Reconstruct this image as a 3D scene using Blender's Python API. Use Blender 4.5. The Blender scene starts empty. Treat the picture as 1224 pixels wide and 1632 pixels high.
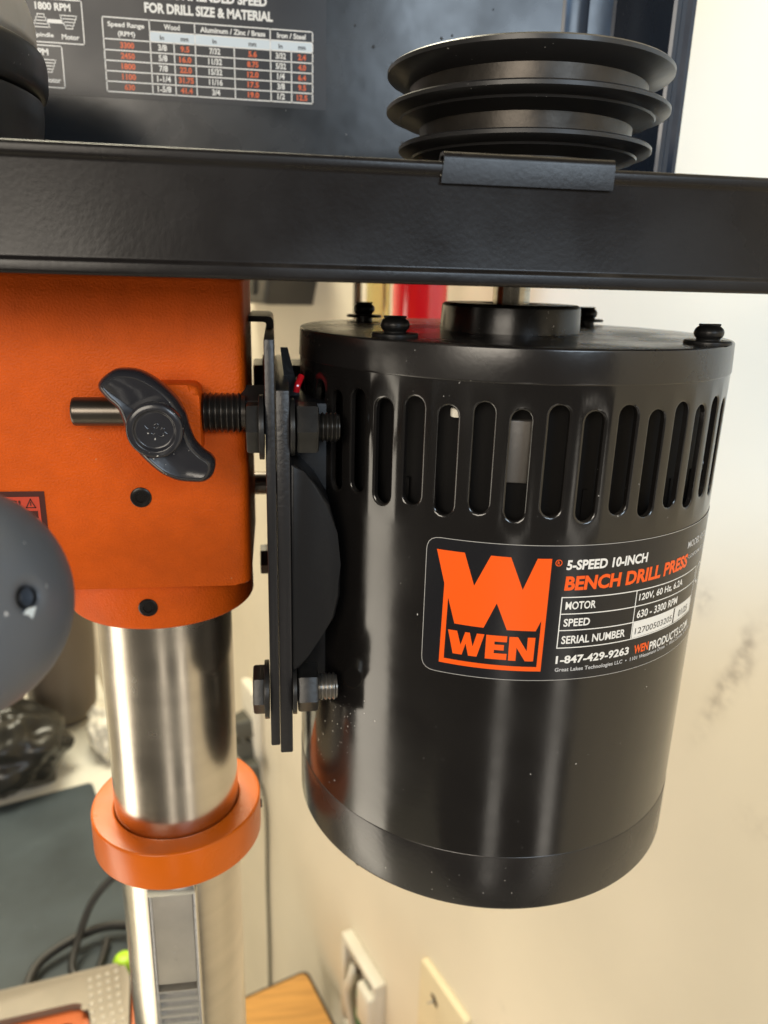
import bpy, bmesh, math, random
from mathutils import Vector, Matrix, noise
random.seed(7)
S = 0.001                      # builders below take millimetres
scene = bpy.context.scene
col = scene.collection
R = math.radians

# ------------------------------------------------------------------ camera
cam_d = bpy.data.cameras.new('camera'); cam = bpy.data.objects.new('camera', cam_d); col.objects.link(cam)
cam_d.sensor_fit = 'VERTICAL'; cam_d.sensor_height = 36.0; cam_d.sensor_width = 36.0
cam_d.lens = 36.0 * 1199.45 / 1632
cam_d.clip_start = 0.01; cam_d.clip_end = 50
CAM = Vector((-0.0780309, -0.2516768, 0.0153085))
FWD = Vector((0.14022773, 0.9449457, -0.29565828)); RGT = Vector((0.9900041, -0.13836891, 0.02731165)); UP = Vector((0.01510189, 0.29653276, 0.95490327))
M = Matrix((RGT, UP, -FWD)).transposed().to_4x4(); M.translation = CAM
cam.matrix_world = M
cam_d.dof.use_dof = True; cam_d.dof.focus_distance = 0.205; cam_d.dof.aperture_fstop = 15
scene.camera = cam

# ------------------------------------------------------------------ world and lamps
w = bpy.data.worlds.new('World'); scene.world = w; w.use_nodes = True
bg = w.node_tree.nodes['Background']; bg.inputs[0].default_value = (1.0, 0.90, 0.76, 1); bg.inputs[1].default_value = 0.10
def area(name, loc, target, sx, sy, power, color, spread=180):
    d = bpy.data.lights.new(name, 'AREA'); d.shape = 'RECTANGLE'; d.size = sx; d.size_y = sy
    d.energy = power; d.color = color; d.spread = R(spread)
    o = bpy.data.objects.new(name, d); col.objects.link(o)
    o.location = loc
    o.rotation_euler = (Vector(target) - Vector(loc)).to_track_quat('-Z', 'Y').to_euler()
    return o
area('room_light', (-0.75, -1.45, 0.42), (-0.08, 0, -0.05), 0.8, 0.6, 17, (1.0, 0.90, 0.76))
area('window_light', (0.50, -1.6, 0.56), (0.10, 0.1, 0.02), 0.6, 0.42, 11, (0.72, 0.86, 1.0))
area('side_window_light', (-1.35, -0.20, -0.75), (0.0, 0, -0.1), 0.5, 1.5, 11, (1.0, 0.90, 0.74))
area('added_streak_right', (0.62, -1.35, -0.80), (0.0, 0, -0.1), 0.15, 1.0, 1.3, (1.0, 0.92, 0.80))  # added narrow strip, no doorway: gives a vertical streak on the motor's right
area('added_streak_front', (-0.16, -1.5, -0.95), (0.0, 0, -0.1), 0.16, 0.9, 0.9, (1.0, 0.92, 0.80))  # another added strip source, reflected as a streak near the motor's middle
area('ceiling_light', (-0.45, 0.95, 1.15), (0.06, 0.45, -0.55), 0.7, 0.7, 43, (1.0, 0.92, 0.70))
sd = bpy.data.lights.new('daylight_patch', 'SPOT'); sd.energy = 130; sd.color = (0.24, 0.54, 1.0); sd.spot_size = R(15); sd.spot_blend = 0.5; sd.shadow_soft_size = 0.05
so = bpy.data.objects.new('daylight_patch', sd); col.objects.link(so); so.location = (-0.05, -1.1, 0.75)
so.rotation_euler = (Vector((0.205, 0.10, 0.05)) - Vector(so.location)).to_track_quat('-Z', 'Y').to_euler()
scene.view_settings.view_transform = 'Standard'; scene.view_settings.look = 'None'
scene.view_settings.exposure = 0.0; scene.view_settings.gamma = 1.0; scene.view_settings.use_curve_mapping = False

# ------------------------------------------------------------------ materials
def mat(name, color, rough=0.5, metal=0.0, bump=None, bump_scale=400, speck=0.0, var=0.0, var_scale=20, coat=0.0, spec=0.5,
        aniso=0.0, stretch=None, trans=0.0, rough_var=0.0, speck_scale=260, speck_col=(0.55, 0.53, 0.50), dist=0.0004, ior=1.45, bump_detail=3, film=0.0):
    m = bpy.data.materials.new(name); m.use_nodes = True; nt = m.node_tree; N = nt.nodes; L = nt.links
    b = N['Principled BSDF']
    b.inputs['Roughness'].default_value = rough; b.inputs['Metallic'].default_value = metal
    b.inputs['Coat Weight'].default_value = coat; b.inputs['Coat Roughness'].default_value = 0.12
    b.inputs['Specular IOR Level'].default_value = spec; b.inputs['Anisotropic'].default_value = aniso
    b.inputs['Transmission Weight'].default_value = trans; b.inputs['IOR'].default_value = ior
    tc = N.new('ShaderNodeTexCoord'); vec = tc.outputs['Object']
    if stretch:
        mp = N.new('ShaderNodeMapping'); mp.inputs['Scale'].default_value = stretch; L.new(vec, mp.inputs[0]); svec = mp.outputs[0]
    else: svec = vec
    c = N.new('ShaderNodeRGB'); c.outputs[0].default_value = (*color, 1); out = c.outputs[0]
    if var:
        n = N.new('ShaderNodeTexNoise'); n.inputs['Scale'].default_value = var_scale; n.inputs['Detail'].default_value = 5; L.new(svec, n.inputs[0])
        mr = N.new('ShaderNodeMapRange'); mr.inputs[1].default_value = 0.3; mr.inputs[2].default_value = 0.7; mr.inputs[3].default_value = 1 - var; mr.inputs[4].default_value = 1 + var
        L.new(n.outputs[0], mr.inputs[0])
        mx = N.new('ShaderNodeMix'); mx.data_type = 'RGBA'; mx.blend_type = 'MULTIPLY'; mx.inputs[0].default_value = 1
        L.new(out, mx.inputs[6]); L.new(mr.outputs[0], mx.inputs[7]); out = mx.outputs[2]
    if speck:
        n = N.new('ShaderNodeTexNoise'); n.inputs['Scale'].default_value = speck_scale * 1.7; n.inputs['Detail'].default_value = 2; L.new(vec, n.inputs[0])
        n2 = N.new('ShaderNodeTexNoise'); n2.inputs['Scale'].default_value = 28; n2.inputs['Detail'].default_value = 2; L.new(vec, n2.inputs[0])
        a = N.new('ShaderNodeMath'); a.operation = 'MULTIPLY_ADD'; L.new(n2.outputs[0], a.inputs[0]); a.inputs[1].default_value = 0.42; L.new(n.outputs[0], a.inputs[2])
        mr = N.new('ShaderNodeMapRange'); mr.inputs[1].default_value = 1.155 - speck; mr.inputs[2].default_value = 1.185 - speck; L.new(a.outputs[0], mr.inputs[0])
        mx = N.new('ShaderNodeMix'); mx.data_type = 'RGBA'; L.new(mr.outputs[0], mx.inputs[0]); L.new(out, mx.inputs[6]); mx.inputs[7].default_value = (*speck_col, 1); out = mx.outputs[2]
    if film:
        ge = N.new('ShaderNodeNewGeometry'); sx = N.new('ShaderNodeSeparateXYZ'); L.new(ge.outputs['Normal'], sx.inputs[0])
        n = N.new('ShaderNodeTexNoise'); n.inputs['Scale'].default_value = 90; n.inputs['Detail'].default_value = 8; L.new(vec, n.inputs[0])
        n3 = N.new('ShaderNodeTexNoise'); n3.inputs['Scale'].default_value = 22; n3.inputs['Detail'].default_value = 4; L.new(vec, n3.inputs[0])
        up = N.new('ShaderNodeMapRange'); up.inputs[1].default_value = 0.1; up.inputs[2].default_value = 0.9; up.inputs[3].default_value = 0.03; up.inputs[4].default_value = 1.0; L.new(sx.outputs[2], up.inputs[0])
        nr_ = N.new('ShaderNodeMapRange'); nr_.inputs[1].default_value = 0.42; nr_.inputs[2].default_value = 0.72; L.new(n.outputs[0], nr_.inputs[0])
        nq = N.new('ShaderNodeMapRange'); nq.inputs[1].default_value = 0.38; nq.inputs[2].default_value = 0.65; L.new(n3.outputs[0], nq.inputs[0])
        m1 = N.new('ShaderNodeMath'); m1.operation = 'MULTIPLY'; L.new(nr_.outputs[0], m1.inputs[0]); L.new(nq.outputs[0], m1.inputs[1])
        m2 = N.new('ShaderNodeMath'); m2.operation = 'MULTIPLY'; L.new(m1.outputs[0], m2.inputs[0]); L.new(up.outputs[0], m2.inputs[1])
        m3 = N.new('ShaderNodeMath'); m3.operation = 'MULTIPLY'; m3.inputs[1].default_value = film; L.new(m2.outputs[0], m3.inputs[0])
        mx = N.new('ShaderNodeMix'); mx.data_type = 'RGBA'; L.new(m3.outputs[0], mx.inputs[0]); L.new(out, mx.inputs[6]); mx.inputs[7].default_value = (0.20, 0.175, 0.145, 1); out = mx.outputs[2]
    L.new(out, b.inputs['Base Color'])
    if rough_var:
        n = N.new('ShaderNodeTexNoise'); n.inputs['Scale'].default_value = 35; n.inputs['Detail'].default_value = 6; L.new(vec, n.inputs[0])
        mr = N.new('ShaderNodeMapRange'); mr.inputs[1].default_value = 0.3; mr.inputs[2].default_value = 0.7
        mr.inputs[3].default_value = max(0.02, rough - rough_var); mr.inputs[4].default_value = rough + rough_var
        L.new(n.outputs[0], mr.inputs[0]); L.new(mr.outputs[0], b.inputs['Roughness'])
    if bump:
        n = N.new('ShaderNodeTexNoise'); n.inputs['Scale'].default_value = bump_scale; n.inputs['Detail'].default_value = bump_detail; L.new(svec, n.inputs[0])
        bp = N.new('ShaderNodeBump'); bp.inputs['Strength'].default_value = bump; bp.inputs['Distance'].default_value = dist
        L.new(n.outputs[0], bp.inputs['Height']); L.new(bp.outputs[0], b.inputs['Normal'])
    return m
MT = {}
MT['motor'] = mat('black_enamel', (0.0085, 0.0075, 0.007), 0.16, bump=0.14, bump_scale=70, bump_detail=7, speck=0.165, speck_scale=520, rough_var=0.06, film=0.30, spec=0.75, dist=0.0005)
MT['cap'] = mat('black_enamel_cap', (0.013, 0.0115, 0.011), 0.25, bump=0.14, bump_scale=600, speck=0.16, speck_scale=520, rough_var=0.08, film=0.40, spec=0.7, dist=0.0002)
MT['tray'] = mat('black_powder_coat', (0.010, 0.0085, 0.0083), 0.27, bump=0.10, bump_scale=900, speck=0.13, speck_scale=400, rough_var=0.08, film=0.30, spec=0.35, dist=0.0002)
MT['lid'] = mat('black_coat_glossy', (0.016, 0.018, 0.021), 0.25, bump=0.2, bump_scale=130, speck=0.14, speck_scale=300, rough_var=0.08, dist=0.0003, bump_detail=1)
MT['bracket'] = mat('bracket_black', (0.014, 0.013, 0.014), 0.35, bump=0.35, bump_scale=700, speck=0.17, speck_scale=600, dist=0.0003, film=0.4)
MT['bolt'] = mat('black_oxide', (0.035, 0.034, 0.033), 0.36, metal=0.6, bump=0.15, bump_scale=600, var=0.25, var_scale=120)
MT['thread'] = mat('thread_steel', (0.06, 0.055, 0.05), 0.30, metal=0.8)
MT['steel_thread'] = mat('bright_thread', (0.35, 0.33, 0.30), 0.28, metal=0.9)
MT['orange'] = mat('orange_cast_paint', (0.62, 0.090, 0.003), 0.50, bump=0.9, bump_scale=1500, var=0.07, var_scale=160, speck=0.14, speck_scale=500, speck_col=(0.55, 0.25, 0.10), dist=0.00030, spec=0.22, film=0.25, rough_var=0.08)
MT['orange_ring'] = mat('orange_gloss_paint', (0.60, 0.118, 0.004), 0.30, bump=0.12, bump_scale=260, var=0.06, var_scale=60, spec=0.35, film=0.3, rough_var=0.08)
MT['edge'] = mat('worn_cast_edge', (0.16, 0.045, 0.015), 0.5, bump=0.8, bump_scale=500, var=0.4, var_scale=400, speck=0.36, speck_scale=600, speck_col=(0.25, 0.20, 0.15))
MT['saddle'] = mat('saddle_black', (0.006, 0.006, 0.007), 0.42, spec=0.35, bump=0.2, bump_scale=300, film=0.2, speck=0.14, speck_scale=500)
MT['column'] = mat('brushed_steel', (0.60, 0.545, 0.46), 0.24, metal=1.0, bump=0.10, bump_scale=60, stretch=(1, 1, 18), var=0.06, var_scale=8, aniso=0.55, rough_var=0.05, dist=0.0001)
MT['rack'] = mat('rack_steel', (0.42, 0.385, 0.33), 0.45, metal=0.55, bump=0.3, bump_scale=240, var=0.15, var_scale=50, dist=0.0003)
MT['rack_edge'] = mat('rack_edge_steel', (0.80, 0.79, 0.77), 0.25, metal=1.0)
MT['shaft'] = mat('shaft_steel', (0.50, 0.46, 0.38), 0.22, metal=1.0, stretch=(1, 1, 20), bump=0.1, bump_scale=80)
MT['pulley'] = mat('pulley_black', (0.022, 0.021, 0.021), 0.36, bump=0.2, bump_scale=400, speck=0.15, speck_scale=600, rough_var=0.1, dist=0.0002, film=0.35)
MT['groove'] = mat('pulley_groove', (0.050, 0.044, 0.038), 0.38, metal=0.7, bump=0.4, bump_scale=300, var=0.35, var_scale=90, dist=0.0002)
MT['wing'] = mat('wing_plastic', (0.022, 0.022, 0.026), 0.25, bump=0.2, bump_scale=300, speck=0.19, speck_scale=420, rough_var=0.06, dist=0.0003)
MT['rod'] = mat('rod_dark_steel', (0.11, 0.095, 0.08), 0.30, metal=0.85, var=0.15, var_scale=100, bump=0.1, bump_scale=300)
MT['knob'] = mat('grey_knob_plastic', (0.088, 0.100, 0.122), 0.42, bump=0.25, bump_scale=220, speck=0.17, speck_scale=320, speck_col=(0.7, 0.72, 0.75), rough_var=0.06, dist=0.0003)
MT['hole'] = mat('dark_hole', (0.006, 0.005, 0.005), 0.5)
MT['socket'] = mat('set_screw_black', (0.012, 0.010, 0.009), 0.3, metal=0.4)
MT['sticker'] = mat('sticker_black', (0.011, 0.011, 0.013), 0.24, rough_var=0.04, speck=0.16, speck_scale=420)
MT['lid_sticker'] = mat('lid_sticker_black', (0.014, 0.0145, 0.018), 0.33, bump=0.1, bump_scale=60, rough_var=0.05, dist=0.0002)
MT['edge_film'] = mat('sticker_clear_edge', (0.45, 0.44, 0.42), 0.3)
MT['ink_orange'] = mat('ink_orange', (0.92, 0.105, 0.004), 0.35)
MT['ink_white'] = mat('ink_white', (0.80, 0.79, 0.76), 0.35)
MT['ink_black'] = mat('ink_black', (0.015, 0.015, 0.015), 0.4)
MT['ink_blue'] = mat('ink_pale_blue', (0.62, 0.70, 0.76), 0.4)
MT['ink_lightgrey'] = mat('ink_grey', (0.55, 0.55, 0.56), 0.4)
MT['ink_chart_orange'] = mat('ink_chart_orange', (0.72, 0.12, 0.025), 0.4)
MT['warn_red'] = mat('warning_red', (0.52, 0.055, 0.025), 0.4)
MT['warn_dark'] = mat('warning_dark', (0.06, 0.012, 0.008), 0.4)
MT['clip'] = mat('clip_metal', (0.022, 0.024, 0.027), 0.30, bump=0.1, bump_scale=300, film=0.3)
MT['pulley_grey'] = mat('pulley_cast_grey', (0.50, 0.46, 0.41), 0.42, metal=0.2, bump=0.3, bump_scale=200, var=0.1, var_scale=60)
MT['white_plastic'] = mat('white_plastic', (0.74, 0.70, 0.60), 0.4, var=0.04, var_scale=30)
MT['cream_plastic'] = mat('cream_plastic', (0.76, 0.66, 0.45), 0.45, var=0.04, var_scale=30)
MT['grey_inside'] = mat('grey_box_inside', (0.33, 0.31, 0.28), 0.6, var=0.3, var_scale=60)
MT['green'] = mat('green_wire', (0.02, 0.22, 0.09), 0.4)
MT['wood'] = mat('oak_top', (0.58, 0.30, 0.085), 0.42, var=0.18, var_scale=6, stretch=(2, 22, 2), bump=0.1, bump_scale=30)
MT['wood_edge'] = mat('dark_wood_edge', (0.05, 0.032, 0.018), 0.5)
MT['mat'] = mat('teal_mat', (0.044, 0.058, 0.068), 0.60, var=0.28, var_scale=14, bump=0.3, bump_scale=60, speck=0.17, speck_scale=110, speck_col=(0.3, 0.33, 0.33), dist=0.001)
MT['bench'] = mat('white_bench', (0.72, 0.70, 0.62), 0.25, var=0.04, var_scale=8)
MT['bag'] = mat('black_bag_plastic', (0.020, 0.019, 0.016), 0.25, bump=0.5, bump_scale=25, dist=0.004)
MT['taupe'] = mat('taupe_plastic', (0.13, 0.105, 0.080), 0.42, var=0.06, var_scale=20)
MT['darkgrey'] = mat('dark_grey_metal', (0.06, 0.058, 0.055), 0.3, metal=0.3, var=0.1, var_scale=20)
MT['saw_grey'] = mat('saw_grey', (0.23, 0.20, 0.16), 0.38, metal=0.3, var=0.08, var_scale=30)
MT['saw_dot'] = mat('saw_grip_dot', (0.33, 0.30, 0.25), 0.35, metal=0.3)
MT['saw_orange'] = mat('saw_orange', (0.55, 0.13, 0.035), 0.4)
MT['cable'] = mat('black_cable', (0.02, 0.019, 0.018), 0.42)
MT['lime'] = mat('lime_plastic', (0.45, 0.75, 0.03), 0.4)
MT['red_handle'] = mat('red_clear_handle', (0.80, 0.012, 0.020), 0.12, coat=0.6, spec=0.7)
MT['yellow_handle'] = mat('clear_yellow_handle', (0.85, 0.80, 0.38), 0.10, trans=0.75)
MT['plug'] = mat('plug_grey', (0.07, 0.068, 0.055), 0.5, var=0.1)
MT['stator'] = mat('stator_dark', (0.004, 0.0035, 0.0035), 0.7, spec=0.2)
MT['core'] = mat('stator_core_steel', (0.14, 0.13, 0.12), 0.45, metal=0.6, bump=0.3, bump_scale=300)

def wall_material():
    m = mat('cream_wall_paint', (0.80, 0.725, 0.58), 0.55, var=0.035, var_scale=7, bump=0.12, bump_scale=40, dist=0.0015)
    nt = m.node_tree; N = nt.nodes; L = nt.links; b = N['Principled BSDF']
    src = b.inputs['Base Color'].links[0].from_socket; tc = [n for n in N if n.type == 'TEX_COORD'][0].outputs['Object']
    # scuff marks with a shape of their own: (u, z, half widths, strength), in metres on the wall
    for (u, z, su, sz_, k, lean) in ((0.238, -0.200, 0.006, 0.034, 0.62, 0.30), (0.230, -0.178, 0.004, 0.014, 0.55, -0.2), (0.262, -0.158, 0.006, 0.010, 0.5, 0), (0.213, -0.140, 0.004, 0.006, 0.5, 0),
                                     (0.29, -0.335, 0.004, 0.008, 0.45, 0), (0.31, -0.33, 0.003, 0.005, 0.4, 0), (0.228, 0.0, 0.008, 0.003, 0.4, 0),
                                     (0.957, -0.74, 0.0022, 0.05, 0.35, 0), (0.40, -0.62, 0.004, 0.004, 0.3, 0), (0.205, -0.275, 0.012, 0.010, 0.14, 0)):
        sp = N.new('ShaderNodeSeparateXYZ'); L.new(tc, sp.inputs[0])
        def ma(op, a, bb, c=None):
            x = N.new('ShaderNodeMath'); x.operation = op
            for i, q in enumerate((a, bb, c)):
                if q is None: continue
                if isinstance(q, (int, float)): x.inputs[i].default_value = q
                else: L.new(q, x.inputs[i])
            return x.outputs[0]
        dz = ma('SUBTRACT', sp.outputs[2], z)
        du = ma('MULTIPLY_ADD', dz, lean, ma('SUBTRACT', sp.outputs[0], u))
        e = ma('ADD', ma('POWER', ma('ABSOLUTE', ma('DIVIDE', du, su), 0), 2), ma('POWER', ma('ABSOLUTE', ma('DIVIDE', dz, sz_), 0), 2))
        n = N.new('ShaderNodeTexNoise'); n.inputs['Scale'].default_value = 150; n.inputs['Detail'].default_value = 7; L.new(tc, n.inputs[0])
        g = ma('MULTIPLY', ma('EXPONENT', ma('MULTIPLY', e, -1), 0), ma('MULTIPLY_ADD', n.outputs[0], 3.0, -0.9))
        cl = N.new('ShaderNodeClamp'); L.new(ma('MULTIPLY', g, k), cl.inputs[0])
        mx = N.new('ShaderNodeMix'); mx.data_type = 'RGBA'; L.new(cl.outputs[0], mx.inputs[0]); L.new(src, mx.inputs[6]); mx.inputs[7].default_value = (0.30, 0.25, 0.20, 1)
        src = mx.outputs[2]
    L.new(src, b.inputs['Base Color'])
    return m
MT['wall'] = wall_material()

# ------------------------------------------------------------------ builders
def finish(name, bm, material, parent=None, smooth=35, recalc=True):
    if recalc: bmesh.ops.recalc_face_normals(bm, faces=bm.faces)
    me = bpy.data.meshes.new(name); bm.to_mesh(me); bm.free()
    me.transform(Matrix.Scale(S, 4))
    for p in me.polygons: p.use_smooth = True
    me.set_sharp_from_angle(angle=R(smooth))
    me.materials.append(MT[material] if isinstance(material, str) else material)
    o = bpy.data.objects.new(name, me); col.objects.link(o)
    if parent: attach(o, parent)
    return o
def attach(o, parent):
    o.parent = parent
    if parent.type == 'EMPTY': o.matrix_parent_inverse = Matrix.Translation(-Vector(parent.location))
def thing(name, label, cat, loc=(0, 0, 0), group=None):
    o = bpy.data.objects.new(name, None); o.empty_display_size = 0.02; col.objects.link(o); o.location = Vector(loc) * S
    return tag(o, label, cat, group)
def tag(o, label, cat, group=None):
    o['label'] = label; o['category'] = cat
    if group: o['group'] = group
    return o
def fillet(prof, r, k=4, closed=False):
    out = []; n = len(prof)
    for i, p in enumerate(prof):
        if not closed and (i == 0 or i == n - 1): out.append(tuple(p)); continue
        p = Vector(p); a = Vector(prof[i - 1]) - p; b = Vector(prof[(i + 1) % n]) - p
        rr = min(r, a.length * .45, b.length * .45)
        if rr < 1e-5: out.append(tuple(p)); continue
        A = p + a.normalized() * rr; B = p + b.normalized() * rr
        for j in range(k + 1):
            t = j / k; out.append(tuple((1 - t) ** 2 * A + 2 * t * (1 - t) * p + t * t * B))
    return out
def frame(axis):
    w_ = Vector(axis).normalized(); t = Vector((0, 0, 1)) if abs(w_.z) < .9 else Vector((1, 0, 0))
    u = w_.cross(t).normalized(); v = w_.cross(u).normalized(); return u, v, w_
def lathe(prof, c=(0, 0, 0), axis=(0, 0, 1), n=72, bm=None, closed=False):
    bm = bm or bmesh.new(); c = Vector(c); u, v, w_ = frame(axis); rings = []
    for (r, z) in prof:
        if r < 1e-6: rings.append([bm.verts.new(c + w_ * z)])
        else: rings.append([bm.verts.new(c + w_ * z + (u * math.cos(a) + v * math.sin(a)) * r) for a in [2 * math.pi * i / n for i in range(n)]])
    idx = list(range(len(rings) - 1)) + ([-1] if closed else [])
    for i in idx:
        a, b = rings[i], rings[i + 1]
        for j in range(n):
            k = (j + 1) % n
            if len(a) == 1 and len(b) == 1: continue
            if len(a) == 1: bm.faces.new((a[0], b[k], b[j]))
            elif len(b) == 1: bm.faces.new((a[j], a[k], b[0]))
            else: bm.faces.new((a[j], a[k], b[k], b[j]))
    return bm
def box(x0, x1, y0, y1, z0, z1, bev=0.4, seg=2, bm=None, tr=None):
    b2 = bmesh.new()
    bmesh.ops.create_cube(b2, size=1)
    for v in b2.verts: v.co = Vector(((x0 + x1) / 2 + v.co.x * (x1 - x0), (y0 + y1) / 2 + v.co.y * (y1 - y0), (z0 + z1) / 2 + v.co.z * (z1 - z0)))
    if bev: bmesh.ops.bevel(b2, geom=list(b2.edges), offset=bev, segments=seg, affect='EDGES', profile=.5)
    if tr:
        for v in b2.verts: v.co = tr(v.co)
    return merge(bm, b2)
def merge(bm, b2):
    if bm is None: return b2
    me = bpy.data.meshes.new('tmp'); b2.to_mesh(me); b2.free(); bm.from_mesh(me); bpy.data.meshes.remove(me); return bm
def prism(outline, f, depth, bev=0.0, seg=3, bm=None, bevel_back=False):
    """outline 2D, f(a,b,d)->3D, extruded d=0..depth; bevel on the d=depth rim"""
    b2 = bmesh.new()
    lo = [b2.verts.new(Vector((a, b, 0))) for a, b in outline]; hi = [b2.verts.new(Vector((a, b, depth))) for a, b in outline]
    n = len(outline)
    b2.faces.new(lo[::-1]); top = b2.faces.new(hi)
    for i in range(n): b2.faces.new((lo[i], lo[(i + 1) % n], hi[(i + 1) % n], hi[i]))
    if bev:
        es = [e for e in b2.edges if all(abs(v.co.z - depth) < 1e-6 for v in e.verts)]
        if bevel_back: es += [e for e in b2.edges if all(abs(v.co.z) < 1e-6 for v in e.verts)]
        bmesh.ops.bevel(b2, geom=es, offset=bev, segments=seg, affect='EDGES', profile=.5)
    for v in b2.verts: v.co = Vector(f(*v.co))
    return merge(bm, b2)
def tube(pts, r, n=12, bm=None, sub=6):
    P = [Vector(p) for p in pts]
    if sub and len(P) > 2:
        Q = []
        for i in range(len(P) - 1):
            a = P[max(0, i - 1)]; b = P[i]; c = P[i + 1]; d = P[min(len(P) - 1, i + 2)]
            for j in range(sub):
                t = j / sub
                Q.append(.5 * ((2 * b) + (c - a) * t + (2 * a - 5 * b + 4 * c - d) * t * t + (3 * b - a - 3 * c + d) * t ** 3))
        P = Q + [P[-1]]
    bm = bm or bmesh.new(); rings = []; nrm = None
    for i, p in enumerate(P):
        t = (P[min(i + 1, len(P) - 1)] - P[max(0, i - 1)]).normalized()
        if nrm is None: nrm = frame(t)[0]
        nrm = (nrm - t * nrm.dot(t)).normalized(); bn = t.cross(nrm)
        rings.append([bm.verts.new(p + (nrm * math.cos(a) + bn * math.sin(a)) * r) for a in [2 * math.pi * k / n for k in range(n)]])
    for a, b in zip(rings, rings[1:]):
        for j in range(n): bm.faces.new((a[j], a[(j + 1) % n], b[(j + 1) % n], b[j]))
    bm.faces.new(rings[0][::-1]); bm.faces.new(rings[-1]); return bm
def hexa(c, axis, af, length, rot=0, ch=0.6):
    rr = af / math.sqrt(3); u, v, w_ = frame(axis); c = Vector(c)
    prof = [(math.cos(R(60 * i + rot)) * rr, math.sin(R(60 * i + rot)) * rr) for i in range(6)]
    return prism(prof, lambda a, b, d: c + u * a + v * b + w_ * d, length, bev=ch, seg=2, bevel_back=True)
def thread(c, axis, r, length, pitch=1.25, depth=.55, n=32):
    prof = [(0, 0), (r - depth, 0)]; z = 0
    while z + pitch <= length:
        prof += [(r, z + pitch * .42), (r, z + pitch * .58), (r - depth, z + pitch)]; z += pitch
    prof += [(r - depth, length), (0, length)]
    return lathe(prof, c, axis, n)

# text and flat print
def text_mesh(s, bold=0.0):
    cu = bpy.data.curves.new('t', 'FONT'); cu.body = s; cu.offset = bold; cu.resolution_u = 3
    o = bpy.data.objects.new('t', cu); col.objects.link(o)
    bpy.context.view_layer.update()
    me = bpy.data.meshes.new_from_object(o.evaluated_get(bpy.context.evaluated_depsgraph_get()))
    bpy.data.objects.remove(o); bpy.data.curves.remove(cu)
    return me
def text_bm(s, x0, x1, z0, z1, bold=0.02, bm=None, slant=0.0):
    me = text_mesh(s, bold); b2 = bmesh.new(); b2.from_mesh(me); bpy.data.meshes.remove(me)
    xs = [v.co.x for v in b2.verts]; ys = [v.co.y for v in b2.verts]; mx, Mx, my, My = min(xs), max(xs), min(ys), max(ys)
    for v in b2.verts:
        b = (v.co.y - my) / (My - my)
        v.co = Vector((x0 + (v.co.x - mx) / (Mx - mx) * (x1 - x0) + slant * b, z0 + b * (z1 - z0), 0))
    return merge(bm, b2)
def poly_bm(pts, bm=None):
    b2 = bmesh.new(); f = b2.faces.new([b2.verts.new((a, b, 0)) for a, b in pts])
    b2.normal_update(); bmesh.ops.triangulate(b2, faces=[f], ngon_method='EAR_CLIP'); return merge(bm, b2)
def rect_bm(x0, x1, z0, z1, bm=None): return poly_bm([(x0, z0), (x1, z0), (x1, z1), (x0, z1)], bm)
def line_bm(a, b, wd_, bm=None):
    a = Vector(a); b = Vector(b); t = (b - a).normalized() * wd_ / 2; n = Vector((-t.y, t.x))
    return poly_bm([tuple(a - t - n), tuple(b + t - n), tuple(b + t + n), tuple(a - t + n)], bm)
def mapped(name, bm, f, material, parent, step=None):
    if step:
        xs = [v.co.x for v in bm.verts]; x = math.floor(min(xs) / step) * step + step
        while x < max(xs):
            bmesh.ops.bisect_plane(bm, geom=bm.verts[:] + bm.edges[:] + bm.faces[:], plane_co=(x, 0, 0), plane_no=(1, 0, 0)); x += step
    for v in bm.verts: v.co = Vector(f(v.co.x, v.co.y))
    bm.normal_update()
    for fc in bm.faces:
        if fc.normal.dot(fc.calc_center_median() - CAM / S) > 0: fc.normal_flip()
    return finish(name, bm, material, parent, recalc=False)

# ------------------------------------------------------------------ the setting: wall (own axes: u along, v out of the camera side, z)
WA = R(-21); WD = Vector((math.sin(WA), math.cos(WA), 0)); WN = Vector((math.cos(WA), -math.sin(WA), 0)); C0 = Vector((-78.03, -251.68, 0))
def W(u, v, z): return C0 + WD * u + WN * v + Vector((0, 0, z))
def wtr(co): return W(co.x, co.y, co.z)
def wobj(name, bm_local, material, parent=None, smooth=35):
    """mesh kept in wall coordinates, object turned to the wall"""
    o = finish(name, bm_local, material, None, smooth)
    o.matrix_world = Matrix(((WD.x, WN.x, 0, C0.x * S), (WD.y, WN.y, 0, C0.y * S), (0, 0, 1, 0), (0, 0, 0, 1)))
    return o
wall = wobj('wall', box(-700, 1500, 365, 445, -1500, 900, 0), 'wall'); wall['kind'] = 'structure'
back = wobj('back_wall', box(-1600, 365, 1500, 1580, -1500, 900, 0, tr=lambda c: Vector((c.y, c.x, c.z))), 'wall'); back['kind'] = 'structure'
floor = wobj('floor', box(-700, 1500, -1600, 365, -1520, -1500, 0), 'bench'); floor['kind'] = 'structure'

# ------------------------------------------------------------------ the drill press
DP = thing('drill_press', 'orange bench drill press with black motor, steel column and open pulley cover', 'drill press', (-117.6, 0, -560))
# column
column = finish('column', lathe(fillet([(0, -560), (22.8, -560), (22.8, 30), (0, 30)], .5), (-117.6, 0, 0), n=128), 'column', DP)
# head casting: block with rounded right edge, collar below
def head_block():
    o = [(-330, -34), (-330, 34), (-86.4, 34), (-86.4, -34)]
    o = fillet(o, 4.5, 6, closed=True)
    return prism(o[::-1], lambda a, b, d: (a, b, -75.6 + d), 90.0, 1.2, 3, bevel_back=True)
head = finish('head_casting', head_block(), 'orange', DP)
finish('head_collar', lathe(fillet([(23.2, -70), (30.4, -70), (30.8, -90.6), (29.6, -91.6), (23.2, -91.6)], .8), (-117.6, 0, 0), n=96), 'orange', DP)
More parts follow.
